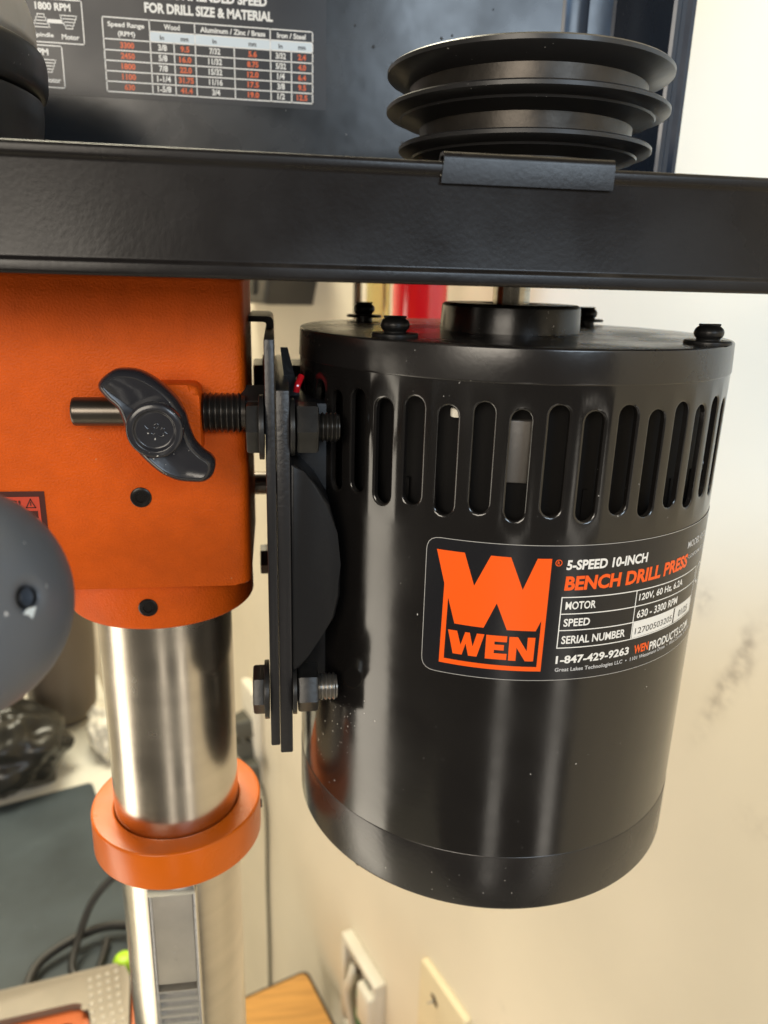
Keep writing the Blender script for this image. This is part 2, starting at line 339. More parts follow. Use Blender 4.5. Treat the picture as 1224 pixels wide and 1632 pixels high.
# raised boss that carries the tension rod
bo = fillet([(-113, -33.6), (-98.4, -33.6), (-98.4, -13.2), (-113, -13.2)], 3, 5, closed=True)
finish('tension_boss', prism(bo, lambda a, b, d: (a, -33.5 - d, b), 11, 2.0, 4), 'orange', head)
for (x, z, y, rr) in ((-117.2, -47.2, -34.0, 3.0),):
    s_ = finish('set_screw', lathe([(0, .1), (1.4, .1), (1.5, .45), (2.6, .5), (3.0, .25), (3.0, -2)], (x, y, z), (0, -1, 0), 40), 'socket', DP)
s_ = finish('set_screw', lathe([(0, .1), (1.4, .1), (1.5, .45), (2.5, .5), (2.9, .2), (2.9, -2)], (-118.0, -30.7, -83.6), (0, -1, 0), 40), 'socket', DP)
# tension rod, its thread and wing screw
finish('tension_rod', lathe(fillet([(0, 0), (3.7, 0), (3.9, .6), (3.9, 32)], .3), (-132.6, -38.5, -21.4), (1, 0, 0), 40), 'rod', DP)
finish('rod_thread', thread((-100, -36, -22.0), (1, 0, 0), 5.6, 13.5, 1.55, .8), 'thread', DP)
finish('rod_nut', hexa((-88.0, -30, -22.2), (1, 0, 0), 12.5, 7.5, 30, .7), 'bolt', DP)
wing_pts = [(-119.7, -9.3), (-117.6, -8.0), (-115.3, -7.7), (-111.8, -8.1), (-108.4, -9.8), (-105.4, -12.2), (-102.8, -15.2), (-101.0, -18.9), (-100.1, -22.7), (-98.9, -26.1), (-96.9, -28.5), (-94.9, -30.0), (-94.0, -31.7), (-94.3, -34.1), (-95.4, -35.9), (-97.3, -36.9), (-100.2, -36.9), (-103.5, -36.5), (-107.1, -34.9), (-109.8, -32.7), (-112.1, -30.3), (-114.3, -27.3), (-115.5, -24.4), (-115.6, -21.5), (-115.2, -19.4), (-117.2, -18.2), (-119.4, -15.7), (-121.0, -13.7), (-121.7, -12.3), (-121.3, -10.9)]
def smooth_loop(p, k=3):
    out = []
    n = len(p)
    for i in range(n):
        a, b, c, d = [Vector(p[(i + j) % n]) for j in (-1, 0, 1, 2)]
        for j in range(k):
            t = j / k; out.append(tuple(.5 * ((2 * b) + (c - a) * t + (2 * a - 5 * b + 4 * c - d) * t * t + (3 * b - a - 3 * c + d) * t ** 3)))
    return out
def wing_bm():
    pts = [p for p in wing_pts if p not in ((-115.6, -21.5), (-115.2, -19.4))]
    L_ = [Vector(p) for p in smooth_loop(pts, 4)]; n = len(L_)
    nr = []
    for i in range(n):
        t = (L_[(i + 2) % n] - L_[i - 2]).normalized(); nr.append(Vector((-t.y, t.x)))
    area_ = sum(L_[i].x * L_[(i + 1) % n].y - L_[(i + 1) % n].x * L_[i].y for i in range(n))
    if area_ < 0: nr = [-q for q in nr]
    bm = bmesh.new(); rings = []
    for (g, y) in ((1.2, 51.5), (.4, 51.9), (0, 52.8), (0, 55.6), (.25, 56.7), (.7, 57.7), (1.2, 58.3), (1.6, 58.5), (1.9, 58.3)):
        rings.append([bm.verts.new((p.x + q.x * g, -y, p.y + q.y * g)) for p, q in zip(L_, nr)])
    for A, B in zip(rings, rings[1:]):
        for k in range(n): bm.faces.new((A[k], A[(k + 1) % n], B[(k + 1) % n], B[k]))
    bm.faces.new(rings[0]); bm.faces.new(rings[-1])
    return bm
wing = finish('wing_screw', wing_bm(), 'wing', DP, 50)
hub = finish('hub', lathe(fillet([(0, 0), (7.0, 0), (7.0, 5), (7.0, 9.2), (5.3, 9.6), (4.7, 8.7), (0, 8.6)], .7), (-108.0, -51.8, -22.3), (0, -1, 0), 64), 'wing', wing)
finish('stem', lathe([(4, 0), (4, 9)], (-108.0, -44.0, -22.3), (0, -1, 0), 32), 'rod', wing)
def mk(pts): return tube([(-107.7 + a, -60.45, -22.0 + b) for a, b in pts], .17, 8)
for pts in ([(-2.7, .9), (-2.2, .3), (-1.8, 0)], [(-.4, 1.0), (.3, 1.4), (.7, .8), (.1, .2), (-.5, .5), (-.4, 1.0)], [(1.1, -.2), (1.6, .3), (2.1, 0), (2.0, -.6), (2.7, -1.2)],
            [(-1.2, -1.0), (-.7, -1.3), (-.2, -1.0)], [(.5, -1.7), (1.1, -1.9), (1.7, -1.6), (1.5, -1.1)]):
    finish('embossed_mark', mk(pts), 'wing', wing)
# warning label on the head
def hd(x, z): return (x, -34.16, z)
warn = mapped('warning_label', rect_bm(-200, -143.7, -72, -45.0), hd, 'warn_dark', DP)
def hd2(x, z): return (x, -34.26, z)
def hd3(x, z): return (x, -34.34, z)
mapped('label_field', rect_bm(-198, -145.2, -70.5, -46.6), hd2, 'warn_red', warn)
b_ = text_bm('WARNING!', -168, -150.3, -49.6, -47.6, .03)
for a, c in (((-148.9, -49.8), (-147.6, -47.3)), ((-147.6, -47.3), (-146.4, -49.8)), ((-148.9, -49.8), (-146.4, -49.8))): line_bm(a, c, .3, b_)
line_bm((-147.62, -48.2), (-147.62, -49.1), .3, b_)
mapped('lettering', b_, hd3, 'warn_dark', warn)
b_ = rect_bm(-168, -145.9, -53.0, -50.8); mapped('black_band', b_, hd3, 'warn_dark', warn)
# depth collar ring on the column
finish('rack_ring', lathe(fillet([(22.95, -176.4), (31.3, -176.4), (31.3, -191.6), (22.95, -191.6)], 1.0, 5, closed=True), (-117.6, 0, 0), n=128, closed=True), 'orange_ring', DP)
finish('ring_screw', lathe([(0, .7), (1.6, .7), (1.8, .2), (1.8, -2)], (-117.6 + 31.0, 3.5, -185), (1, .1, 0), 20), 'socket', DP)
# rack down the column
rk = finish('rack', box(-124.6, -110.6, -27.0, -20, -238.8, -192.0, .3), 'rack', DP)
for (a, b) in (((-125.9, -27.3, -240), (-124.6, -27.3, -197)), ((-110.6, -27.3, -240), (-109.4, -27.3, -197))):
    finish('rack_edge', box(a[0], b[0], -27.6, -20, -420, -192, .3), 'rack_edge', rk)
finish('rack_end', box(-125.9, -109.4, -27.9, -20, -197.3, -191.5, .4), 'rack_edge', rk)
z = -240.5
for i in range(40):
    finish('rack_tooth', prism([(-20, 0), (-22.2, 0), (-27.3, -1.3), (-27.3, -2.2), (-22.2, -3.6), (-20, -3.6)], lambda a, b, d, z=z: (-124.6 + d, a, z + b), 14.0), 'rack_edge', rk); z -= 4.1  # brighter steel here puts the teeth's highlights into the colour
b_ = tube([(-118.6, -27.0, -222), (-117.4, -27.0, -220.5), (-116.6, -27.0, -222.3), (-117.8, -27.0, -224), (-119.0, -27.0, -223.4)], .16, 6)
tube([(-118.2, -27.0, -227), (-117.4, -27.0, -228), (-116.8, -27.0, -226.8)], .16, 6, b_)
finish('stamped_mark', b_, 'rack', rk)
# feed handle knob
def knob_bm():
    bm = bmesh.new(); bmesh.ops.create_uvsphere(bm, u_segments=96, v_segments=64, radius=1)
    c = Vector((-134.4, -125, -39.6)); ax = Vector((.837, -.486, .252)).normalized(); u, v, w_ = frame(ax)
    for vv in bm.verts:
        p = vv.co.copy(); z = p.z; r = 1.0
        q = math.hypot(p.x, p.y)
        hole = 0
        if z > 0 and q < .115: z2 = .86 if q < .085 else .97
        else: z2 = z
        vv.co = c + (u * p.x * 20.6 + v * p.y * 20.6 + w_ * z2 * 20.6)
    return bm
knob = finish('handle_knob', knob_bm(), 'knob', DP, 60)
ax = Vector((.837, -.486, .252)).normalized()
finish('recess', lathe([(0, 17.6), (1.7, 17.6), (1.75, 20.0), (1.6, 20.3)], (-134.4, -125, -39.6), ax, 32), 'hole', knob)
KC = Vector((-134.4, -125, -39.6)); kt = ax.cross(Vector((0, 0, 1))).normalized(); ku = kt.cross(ax).normalized()
mapped('paint_fleck', poly_bm([(-.03, -.09), (.05, -.075), (.10, -.10), (.055, -.13), (.03, -.17), (.0, -.13)]), lambda a, b: KC + (ax + kt * a + ku * b).normalized() * 20.75, 'ink_blue', knob)
finish('handle_rod', lathe([(0, 0), (4.5, 0), (4.5, 90), (0, 90)], (-134.4 - .837 * 17, -125 + .486 * 17, -39.6 - .252 * 17), -ax, 32), 'rod', DP)

# motor
AZ = 'motor'
cap = finish('motor_cap', lathe(fillet([(0, -.05), (60, -.05), (69.9, 0), (70.25, -9.2), (68, -9.2)], .7), n=192), 'cap', DP)
def shell():
    bm = bmesh.new(); NC = 46; dA = 360.0 / NC; nt, ns = 8, 8; zt, zb = -9.0, -50.5; HW = 2.75; Rm = 70.0
    def P(s, zz, r): a = s / Rm; return Vector((r * math.cos(a), r * math.sin(a), zz))
    cw = R(dA) * Rm; cols = None
    tops = []; bots = []
    for i in range(NC):
        s0 = R(-103.1 + dA * i) * Rm; off = 0 if i % 2 == 0 else 1.5
        t_, b_ = -15.5 + off, -45.4 + off; N_ = 2 * nt + 2 * ns
        rect = []; cap_ = []
        for k in range(nt): rect.append((-cw / 2 + cw * k / nt, zt)); a = math.pi - math.pi * k / nt; cap_.append((math.cos(a), t_ - HW, math.sin(a)))
        for k in range(ns): rect.append((cw / 2, zt + (zb - zt) * k / ns)); cap_.append((1, (t_ - HW) + (b_ + HW - t_ + HW) * k / ns, 0))
        for k in range(nt): rect.append((cw / 2 - cw * k / nt, zb)); a = -math.pi * k / nt; cap_.append((math.cos(a), b_ + HW, math.sin(a)))
        for k in range(ns): rect.append((-cw / 2, zb + (zt - zb) * k / ns)); cap_.append((-1, (b_ + HW) + (t_ - HW - b_ - HW) * k / ns, 0))
        rings = [[bm.verts.new(P(s0 + a, b, Rm)) for a, b in rect]]
        for (g, r) in ((.75, Rm), (.3, Rm - .08), (0, Rm - .35), (-.05, Rm - 1.6)):
            rings.append([bm.verts.new(P(s0 + c * (HW + g), zc + sn * (HW + g), r)) for c, zc, sn in cap_])
        for A, B in zip(rings, rings[1:]):
            for k in range(N_): bm.faces.new((A[k], B[k], B[(k + 1) % N_], A[(k + 1) % N_]))
        for k in range(nt):                     # plain sheet below, to the lower seam
            zs = [zb - (zb + 154.0) * q / 8 for q in range(9)]
            for q in range(8):
                qd = [(-cw / 2 + cw * k / nt, zs[q]), (-cw / 2 + cw * (k + 1) / nt, zs[q]), (-cw / 2 + cw * (k + 1) / nt, zs[q + 1]), (-cw / 2 + cw * k / nt, zs[q + 1])]
                bm.faces.new([bm.verts.new(P(s0 + a, b, Rm)) for a, b in qd])
    bmesh.ops.remove_doubles(bm, verts=bm.verts, dist=.004)
    return bm
shell_o = finish('motor_shell', shell(), 'motor', DP, 40)
finish('motor_end_bell', lathe(fillet([(69.0, -153.6), (70.15, -153.8), (70.15, -174.0), (66, -174.8), (0, -174.8)], .9), n=192), 'cap', DP)
finish('rivet', lathe([(0, 1.0), (1.2, .7), (1.6, 0), (1.6, -.5)], (-52.2, -43.4, -174.6), (0, 0, -1), 20), 'cap', DP)
finish('stator', lathe([(0, -9.4), (63.5, -9.4), (63.5, -52), (67, -54), (67, -60)], n=96), 'stator', DP)  # drum widened and blackened: the slots' inner shade is put into it
aa = R(-104.0)
finish('stator_core', prism([(-4, -36.0), (4, -36.0), (4, -19.0), (-4, -19.0)], lambda a, b, d: Vector((math.cos(aa), math.sin(aa), 0)) * (63 + d) + Vector((-math.sin(aa), math.cos(aa), 0)) * a + Vector((0, 0, b)), 2.5, .4), 'core', DP)
a2 = R(-117.4)
finish('see_through_spot', lathe(fillet([(0, 0), (2.0, 0), (2.0, 2.4), (0, 2.4)], .5), Vector((math.cos(a2), math.sin(a2), 0)) * 66 + Vector((0, 0, -19.0)), (0, 0, 1), 24), 'white_plastic', DP)  # white dot added in place of the bright wall glimpsed through the slots
for k in range(24):
    a3 = R(15 * k + 4)
    finish('fan_blade', prism([(0, -50), (0, -38), (10, -38), (10, -50)], lambda a, b, d, a3=a3: Vector((math.cos(a3), math.sin(a3), 0)) * (54 + a) + Vector((-math.sin(a3), math.cos(a3), 0)) * d + Vector((0, 0, b)), 1.2), 'stator', DP)
boss = finish('bearing_boss', lathe(fillet([(23.2, -.3), (22.8, 8.0), (22.0, 8.7), (9, 8.7), (8.4, 7.5), (0, 7.5)], .8), n=96), 'cap', DP)
finish('motor_shaft', lathe([(0, 8), (6.1, 8), (6.1, 40), (0, 40)], n=64), 'shaft', DP)
for (x, y) in ((-44.6, -37.2), (45.4, -45.2), (-44.2, 43), (46.2, 46.2)):
    zz = 0 if y < 0 else 1.2
    sc_ = finish('cap_screw', lathe(fillet([(0, 5.5), (2.4, 5.3), (3.8, 4.3), (4.2, 3.2), (3.9, 2.1), (3.2, 1.5), (3.2, -2)], .6), (x, y, zz), n=40), 'bolt', DP)
    finish('washer', lathe(fillet([(0, 1.2), (6.4, 1.0), (6.7, .6), (6.6, 0)], .2), (x, y, zz), n=48), 'bolt', sc_)
    finish('screw_slot', box(x - 3.2, x + 3.2, y - .5, y + .5, zz + 5.0, zz + 5.62, .1), 'hole', sc_)
# name plate on the motor, wrapped round it
Rl = 70.0; ARC = 1.2217
def lab(r):
    def f(s, zz): a = R(s / ARC - 90); return ((Rl + r) * math.cos(a), (Rl + r) * math.sin(a), zz)
    return f
def capsule_rect(x0, x1, z0, z1, r): return fillet([(x0, z0), (x1, z0), (x1, z1), (x0, z1)], r, 5, closed=True)
plate = mapped('name_plate', poly_bm(capsule_rect(-39.2, 78, -92.4, -51.8, 4)), lab(.14), 'sticker', DP, 1.5)
ed = capsule_rect(-39.2, 78, -92.4, -51.8, 4); b_ = None
for i in range(len(ed)): b_ = line_bm(ed[i], ed[(i + 1) % len(ed)], .16, b_)
mapped('clear_edge', b_, lab(.17), 'edge_film', plate, 1.5)
logo = [(-36.2, -55.2), (-28.4, -55.2), (-25.3, -64.5), (-21.3, -55.3), (-15.9, -55.4), (-12.1, -64.7), (-8.8, -55.5), (-4.85, -55.5), (-5.05, -89.5), (-34.0, -89.3), (-33.6, -64.9)]
bW = poly_bm([(-36.2, -55.2), (-28.4, -55.2), (-25.3, -64.5), (-21.3, -55.3), (-15.9, -55.4), (-12.1, -64.7), (-8.8, -55.5), (-4.85, -55.5), (-4.95, -73.8), (-6.2, -73.8), (-7.5, -77.0), (-15.5, -76.95), (-18.8, -69.1), (-21.9, -76.8), (-30.1, -76.6), (-32.3, -69.0), (-33.6, -64.9)][::-1])
poly_bm([(-33.6, -64.9), (-32.3, -69.0), (-32.6, -87.8), (-6.35, -88.1), (-6.2, -73.8), (-4.95, -73.8), (-5.05, -89.5), (-34.0, -89.3)], bW)
mapped('logo', bW, lab(.19), 'ink_orange', plate, 1.5)
bT = poly_bm([(-31.8, -78.7), (-29.2, -78.7), (-28.0, -82.9), (-26.9, -78.8), (-25.6, -78.8), (-24.6, -82.9), (-23.6, -78.8), (-21.5, -78.8), (-23.3, -85.95), (-25.7, -85.95), (-26.6, -82.3), (-27.5, -85.9), (-30.1, -85.9)][::-1])
poly_bm([(-21.0, -78.85), (-15.2, -78.85), (-15.2, -80.7), (-18.6, -80.7), (-18.6, -81.6), (-15.9, -81.6), (-15.9, -83.3), (-18.6, -83.3), (-18.6, -84.3), (-15.0, -84.3), (-15.0, -86.2), (-21.0, -86.2)][::-1], bT)
poly_bm([(-14.6, -78.95), (-12.2, -78.95), (-9.5, -83.2), (-9.5, -79.0), (-7.35, -79.0), (-7.45, -86.35), (-9.8, -86.35), (-12.4, -82.2), (-12.4, -86.3), (-14.5, -86.3)][::-1], bT)
mapped('logo_lettering', bT, lab(.19), 'ink_orange', plate, 1.5)
def lt(s, x0, x1, z0, z1, m, bold=.022, r=.19, slant=0.0): mapped('lettering', text_bm(s, x0, x1, z0, z1, bold, None, slant), lab(r), m, plate, 2.0)
b_ = None
for k in range(24):
    a, b = R(15 * k), R(15 * k + 15); b_ = line_bm((-2.9 + .85 * math.cos(a), -56.7 + .85 * math.sin(a)), (-2.9 + .85 * math.cos(b), -56.7 + .85 * math.sin(b)), .22, b_)
text_bm('R', -3.25, -2.55, -57.15, -56.25, .02, b_); mapped('registered_mark', b_, lab(.19), 'ink_orange', plate)
lt('5-SPEED 10-INCH', -.65, 25.4, -58.85, -55.9, 'ink_white', .035, slant=.12)
lt('BENCH DRILL PRESS', -.65, 46.9, -64.9, -60.6, 'ink_orange', .04, slant=.2)
lt('MOTOR', .25, 9.35, -70.6, -68.2, 'ink_white'); lt('SPEED', .2, 8.1, -75.75, -73.35, 'ink_white'); lt('SERIAL NUMBER', .1, 20.6, -81.1, -78.6, 'ink_white')
lt('120V, 60 Hz, 6.2A', 24.3, 45.9, -70.9, -68.35, 'ink_white'); lt('630 - 3300 RPM', 24.3, 44.0, -76.1, -73.6, 'ink_white')
lt('1-847-429-9263', -.95, 23.0, -87.3, -84.7, 'ink_white', .03); lt('WEN', 25.1, 31.2, -87.7, -84.9, 'ink_orange', .03); lt('PRODUCTS.COM', 31.8, 56.6, -88.2, -85.3, 'ink_white', .025)
lt('Great Lakes Technologies LLC  \u2022  1101 Wesemann Drive  \u2022  West Dundee, IL 60118', -.95, 60, -90.1, -88.5, 'ink_lightgrey', .015)
lt('MODEL 4210', 45.8, 62, -58.9, -56.7, 'ink_lightgrey', .02); lt('CONFORMS TO UL STD', 47.5, 68, -62.6, -61.4, 'ink_lightgrey', .01)
b_ = None
for (a, b) in (((-1, -66.9), (57.5, -67.6)), ((-1, -71.9), (57.3, -72.5)), ((-1, -76.9), (57, -77.4)), ((-1, -82.3), (57, -82.6)), ((-1, -66.9), (-1, -82.3)), ((23.1, -67.2), (23.1, -82.4)), ((57.3, -67.6), (57, -82.6))): line_bm(a, b, .3, b_) if b_ else None; b_ = b_ or line_bm(a, b, .3)
mapped('table_lines', b_, lab(.18), 'ink_white', plate, 1.5)
mapped('serial_field', rect_bm(23.4, 42.7, -82.2, -77.3, rect_bm(43.5, 56.6, -82.2, -77.5)), lab(.185), 'ink_white', plate, 1.5)
lt('12700503205', 24.4, 42.0, -81.2, -79.2, 'ink_black', .005, .21); lt('01/25', 46.2, 53.5, -81.3, -79.0, 'ink_black', .02, .21)
b_ = None
for k in range(24):
    a, b = R(15 * k), R(15 * k + 15); b_ = line_bm((62 + 3.3 * math.cos(a), -71 + 3.3 * math.sin(a)), (62 + 3.3 * math.cos(b), -71 + 3.3 * math.sin(b)), .5, b_)
mapped('approval_mark', b_, lab(.19), 'ink_white', plate, 1.5)

# motor bracket: two plates, edge on, with bolts
def plate_bm(x0, x1, y0, y1, z0, z1): return box(x0, x1, y0, y1, z0, z1, .45)
p1 = finish('bracket_plate', plate_bm(-81.0, -78.2, -47, 48, -124.5, -.6), 'bracket', DP)
fl = fillet([(-86.2, 3.0), (-78.3, 3.0), (-78.3, -3)], 2.2, 5); fl2 = fillet([(-80.6, -3), (-80.6, 1.2), (-86.2, 1.2)], 1.2, 5)
finish('top_flange', prism((fl + fl2)[::-1], lambda a, b, d: (a, -2 + d, b), 40, .2), 'bracket', p1)
p2 = finish('bracket_plate', plate_bm(-78.1, -74.3, -47, 48, -127.3, -14), 'bracket', DP)
rib = [(-74.4, -34.4), (-72.6, -35.2), (-70.4, -36.9), (-66.9, -40.6), (-63.3, -46.7), (-60.9, -55.3), (-59.9, -65.0), (-60.0, -75.0), (-61.6, -82.1), (-65.5, -88.1), (-69.3, -94.3), (-72.0, -98.5), (-74.4, -99.6)]
finish('saddle_rib', prism(rib, lambda a, b, d: (a, 40 - d, b), 86, 1.0, 3), 'saddle', DP)
finish('motor_saddle', box(-74.4, -60, -30, 30, -120, -20, 1), 'saddle', DP)
finish('corner_tab', prism([(-76.4, -5.5), (-74.2, -5.5), (-70.6, -20), (-71.4, -23), (-74.4, -23)], lambda a, b, d: (a, -16 + d, b), 3.0, .4), 'bracket', DP)
finish('red_lead', tube([(-70.2, -20, -13.5), (-71.4, -22, -16), (-71.8, -22, -18)], 1.0, 10), 'red_handle', DP)
def bolt(y, z, head_rot, thr):
    hb = finish('bracket_bolt', hexa((-86.2, y, z), (1, 0, 0), 13, 5.0, head_rot, .7), 'bolt', DP)
    finish('washer', lathe(fillet([(0, 0), (9.0, 0), (9.0, 1.4), (0, 1.4)], .2), (-81.2 - 1.5, y, z), (1, 0, 0), 48), 'bolt', hb)
    finish('washer', lathe(fillet([(0, 0), (8.0, 0), (8.0, 1.3), (0, 1.3)], .2), (-74.2, y, z), (1, 0, 0), 48), 'bolt', hb)
    finish('nut', hexa((-72.6, y, z), (1, 0, 0), 13, 6.3, head_rot, .8), 'bolt', hb)
    finish('thread', thread((-67, y, z), (1, 0, 0), 4.2, 6.6, 1.25, .6), thr, hb)
bolt(-42, -25.0, 0, 'thread'); bolt(-42, -107.3, 8, 'steel_thread'); bolt(40, -22.0, 12, 'thread')
finish('guide_rod', lathe([(0, 0), (4.4, 0), (4.4, 26), (0, 26)], (-104, 35, -61.8), (1, 0, 0), 32), 'rod', DP)
finish('saddle_bolt', hexa((-84.9, 30, -91.5), (1, 0, 0), 10, 4.2, 5, .5), 'bolt', DP)

# pulleys
mp = [(0, 76.2), (42.4, 76.2), (43.0, 75.7), (43.0, 74.6), (42.6, 74.2), (36.4, 71.4), (35.9, 71.2)]
pul = finish('motor_pulley', lathe(mp, n=160), 'pulley', DP)
finish('groove', lathe([(36.0, 71.3), (35.8, 66.2)], n=160), 'groove', pul)
finish('flange', lathe([(35.8, 66.4), (42.4, 65.9), (43.0, 65.4), (43.0, 64.4), (42.4, 63.9), (39.6, 63.2), (38.9, 62.9), (38.6, 62.3), (33.2, 60.5), (32.6, 60.3)], n=160), 'pulley', pul)
finish('groove', lathe([(32.6, 60.4), (32.4, 55.4)], n=160), 'groove', pul)
finish('flange', lathe([(32.4, 55.6), (38.4, 55.1), (38.9, 54.7), (38.9, 53.7), (38.3, 53.2), (35.4, 52.5), (34.8, 52.2), (34.5, 51.6), (29.2, 49.9), (28.6, 49.7)], n=160), 'pulley', pul)
finish('groove', lathe([(28.6, 49.8), (28.4, 44.8)], n=160), 'groove', pul)
finish('flange', lathe([(28.4, 45), (34.2, 44.6), (34.6, 44.1), (34.2, 43), (25, 40), (24.6, 32), (0, 32)], n=128), 'pulley', pul)
sp = finish('spindle_pulley', lathe(fillet([(0, 92), (52, 92), (56.5, 89), (58.3, 83), (58.3, 77), (57, 75.6)], 1.5), (-203, 0, 0), n=160), 'pulley_grey', DP)
finish('flange', lathe(fillet([(56, 75.6), (60.0, 74.8), (60.6, 72), (60.4, 66), (59.4, 63.2), (56, 62.6)], 1.4), (-203, 0, 0), n=160), 'pulley', sp)
finish('hub', lathe(fillet([(56, 62.8), (58.6, 62.4), (58.4, 57), (57.2, 50), (56.8, 30), (0, 30)], .8), (-203, 0, 0), n=160), 'pulley', sp)

# belt tray: rounded right end, beads along the top and bottom rims
def tray_outline(g=0.0):
    pts = [(-420, -78 - g), (40, -78 - g)]
    for k in range(1, 18):
        a = R(-90 + 10 * k); pts.append((52 + (38 + g) * math.cos(a) - (12 if 0 else 0), (78 + g) * math.sin(a)))
    pts += [(40, 78 + g), (-420, 78 + g)]
    return pts
def wall_strip(prof, cap=False):
    bm = bmesh.new(); cols = []
    for (g, zz) in prof: cols.append([bm.verts.new((a, b, zz)) for a, b in tray_outline(g)])
    for A, B in zip(cols, cols[1:]):
        for i in range(len(A) - 1): bm.faces.new((A[i], A[i + 1], B[i + 1], B[i]))
    return bm
tp = fillet([(-3.0, 16.0), (-3.0, 39.0), (.4, 39.9), (.9, 39.2), (.9, 37.6), (.1, 36.9), (0, 17.8), (.8, 17.2), (.9, 14.9), (.3, 14.3), (-4, 14.3)], .4)
tray = finish('belt_tray', wall_strip(tp), 'tray', DP, 30)
b_ = bmesh.new(); b_.faces.new([b_.verts.new((a, b, 15.4)) for a, b in tray_outline(-1)]); b_.faces.new([b_.verts.new((a, b, 14.6)) for a, b in tray_outline(-1)][::-1])
finish('tray_floor', b_, 'tray', tray, recalc=False)
cp = fillet([(-74.0, 30), (-74.0, 42.0), (-79.3, 41.8), (-79.3, 35.4)], 1.6, 6); cpi = fillet([(-78.9, 35.4), (-78.9, 41.0), (-74.9, 41.2), (-74.9, 30)], .8, 6)
clip_out = cp + cpi
finish('rim_clip', prism(clip_out, lambda a, b, d: (-41.6 + d + (0 if b > 40 else (40 - b) * -.10 if d < 1 else 0), a, b), 38.6, .15), 'tray', DP)

# open lid with its chart
lp = [(-360, 90), (62.0, 90), (63.2, 89.2), (69.8, 54), (70.2, 52.6), (71.4, 52.0), (73.2, 52.2), (74.2, 53.4), (76.0, 53.6), (77.6, 52.4), (79.2, 52.6), (79.6, 54.5), (72, 92), (70, 93.5), (-360, 93.5)]
lid = finish('cover_lid', prism(lp[::-1], lambda a, b, d: (a, b, 44 + d), 130, 0), 'lid', DP, 25)
finish('lid_crease', prism([(40.5, 0), (42.0, .8), (50.5, .8), (52, 0)], lambda a, b, d: (a, 90 - b - .01, 46 + d), 120), 'lid', lid)
rnd = random.Random(3)
for i in range(14):
    x, zz = rnd.uniform(-50, 36), rnd.uniform(68, 125); r_ = rnd.uniform(.15, .75)
    finish('paint_blister', lathe([(0, .35 * r_), (.5 * r_, .28 * r_), (.85 * r_, .12 * r_), (r_, -.05)], (x, 90, zz), (0, -1, 0), 10), 'lid', lid)
def ld(g): return lambda x, zz: (x, 90 - g, zz)
chart = mapped('speed_chart', rect_bm(-215, -56.0, 80.2, 160), ld(.12), 'lid_sticker', DP)
wh = None
def add(f, *a):
    global wh
    wh = f(*a, wh)
cx = [-141.3, -124.0, -115.1, -107.0, -92.1, -78.0, -69.8, -61.4]; rz = [107.8, 100.5, 96.8, 93.2, 89.6, 86.0, 82.4]
for zz in (107.8, 100.5, 96.8, 93.2, 89.6, 86.0, 82.4): add(line_bm, (-141.3, zz), (-61.4, zz), .42)
add(line_bm, (-124, 104.0), (-61.4, 104.0), .42)
for i in (0, 1, 3, 5, 7): add(line_bm, (cx[i], 107.8), (cx[i], 82.4), .42)
for i in (2, 4, 6): add(line_bm, (cx[i], 100.5), (cx[i], 82.4), .42)
def box_lines(x0, x1, z0, z1):
    for a, b in (((x0, z0), (x1, z0)), ((x1, z0), (x1, z1)), ((x1, z1), (x0, z1)), ((x0, z1), (x0, z0))): add(line_bm, a, b, .4)
box_lines(-169.6, -148.5, 97.9, 112.4); box_lines(-178.5, -157.0, 82.6, 96.8); box_lines(-191.5, -170.6, 97.9, 112.4)
def cone(xc, zb_, zt_, wb, wt):
    for k in range(5):
        t = k / 4; zz = zb_ + (zt_ - zb_) * t; ww = wb + (wt - wb) * t; add(line_bm, (xc - ww / 2, zz), (xc + ww / 2, zz), .32)
        if k < 4:
            w2 = wb + (wt - wb) * (t + .125); zz2 = zz + (zt_ - zb_) / 4
            for sg in (-1, 1): add(line_bm, (xc + sg * w2 / 2, zz), (xc + sg * w2 / 2, zz2), .3)
cone(-163.6, 102.9, 107.2, 6.0, 2.0); cone(-153.6, 102.9, 107.2, 2.0, 6.0); add(rect_bm, -161.2, -155.6, 104.4, 105.7)
cone(-162.4, 87.8, 92.0, 2.0, 5.6); add(rect_bm, -171.0, -164.4, 90.4, 91.6); cone(-172.6, 87.8, 92.0, 5.6, 2.0)
mapped('chart_lines', wh, ld(.16), 'ink_white', chart)
mapped('header_band', rect_bm(-123.8, -61.6, 100.6, 103.9), ld(.15), 'ink_blue', chart)
wh = None
def T(s, xc, z0, h, wdt, bold=.03):
    global wh
    wh = text_bm(s, xc - wdt / 2, xc + wdt / 2, z0, z0 + h, bold, wh)
T('RECOMMENDED SPEED', -100.6, 115.2, 3.4, 43, .045); T('FOR DRILL SIZE & MATERIAL', -101.2, 110.2, 3.5, 48.6, .045)
T('Speed Range', -132.7, 104.2, 2.2, 13.6); T('(RPM)', -132.7, 101.2, 2.2, 6.4); T('Wood', -115.6, 104.9, 1.9, 6); T('Aluminum / Zinc / Brass', -92.4, 104.9, 1.9, 25); T('Iron / Steel', -69.7, 104.9, 1.9, 11.2)
rows = [('3/8', '7/32', '3/32'), ('5/8', '11/32', '5/32'), ('7/8', '15/32', '1/4'), ('1-1/4', '11/16', '3/8'), ('1-5/8', '3/4', '1/2')]
for k, (a, b, c) in enumerate(rows):
    z0 = rz[k + 2] + .8
    T(a, -119.5, z0, 2.2, .95 * len(a) + .5); T(b, -99.6, z0, 2.2, 1.05 * len(b)); T(c, -74.0, z0, 2.2, 1.0 * len(c))
T('1800 RPM', -159.0, 108.6, 2.6, 12.8, .04); T('Spindle', -163.2, 99.2, 1.9, 7.4); T('Motor', -153.4, 99.2, 1.8, 6.4)
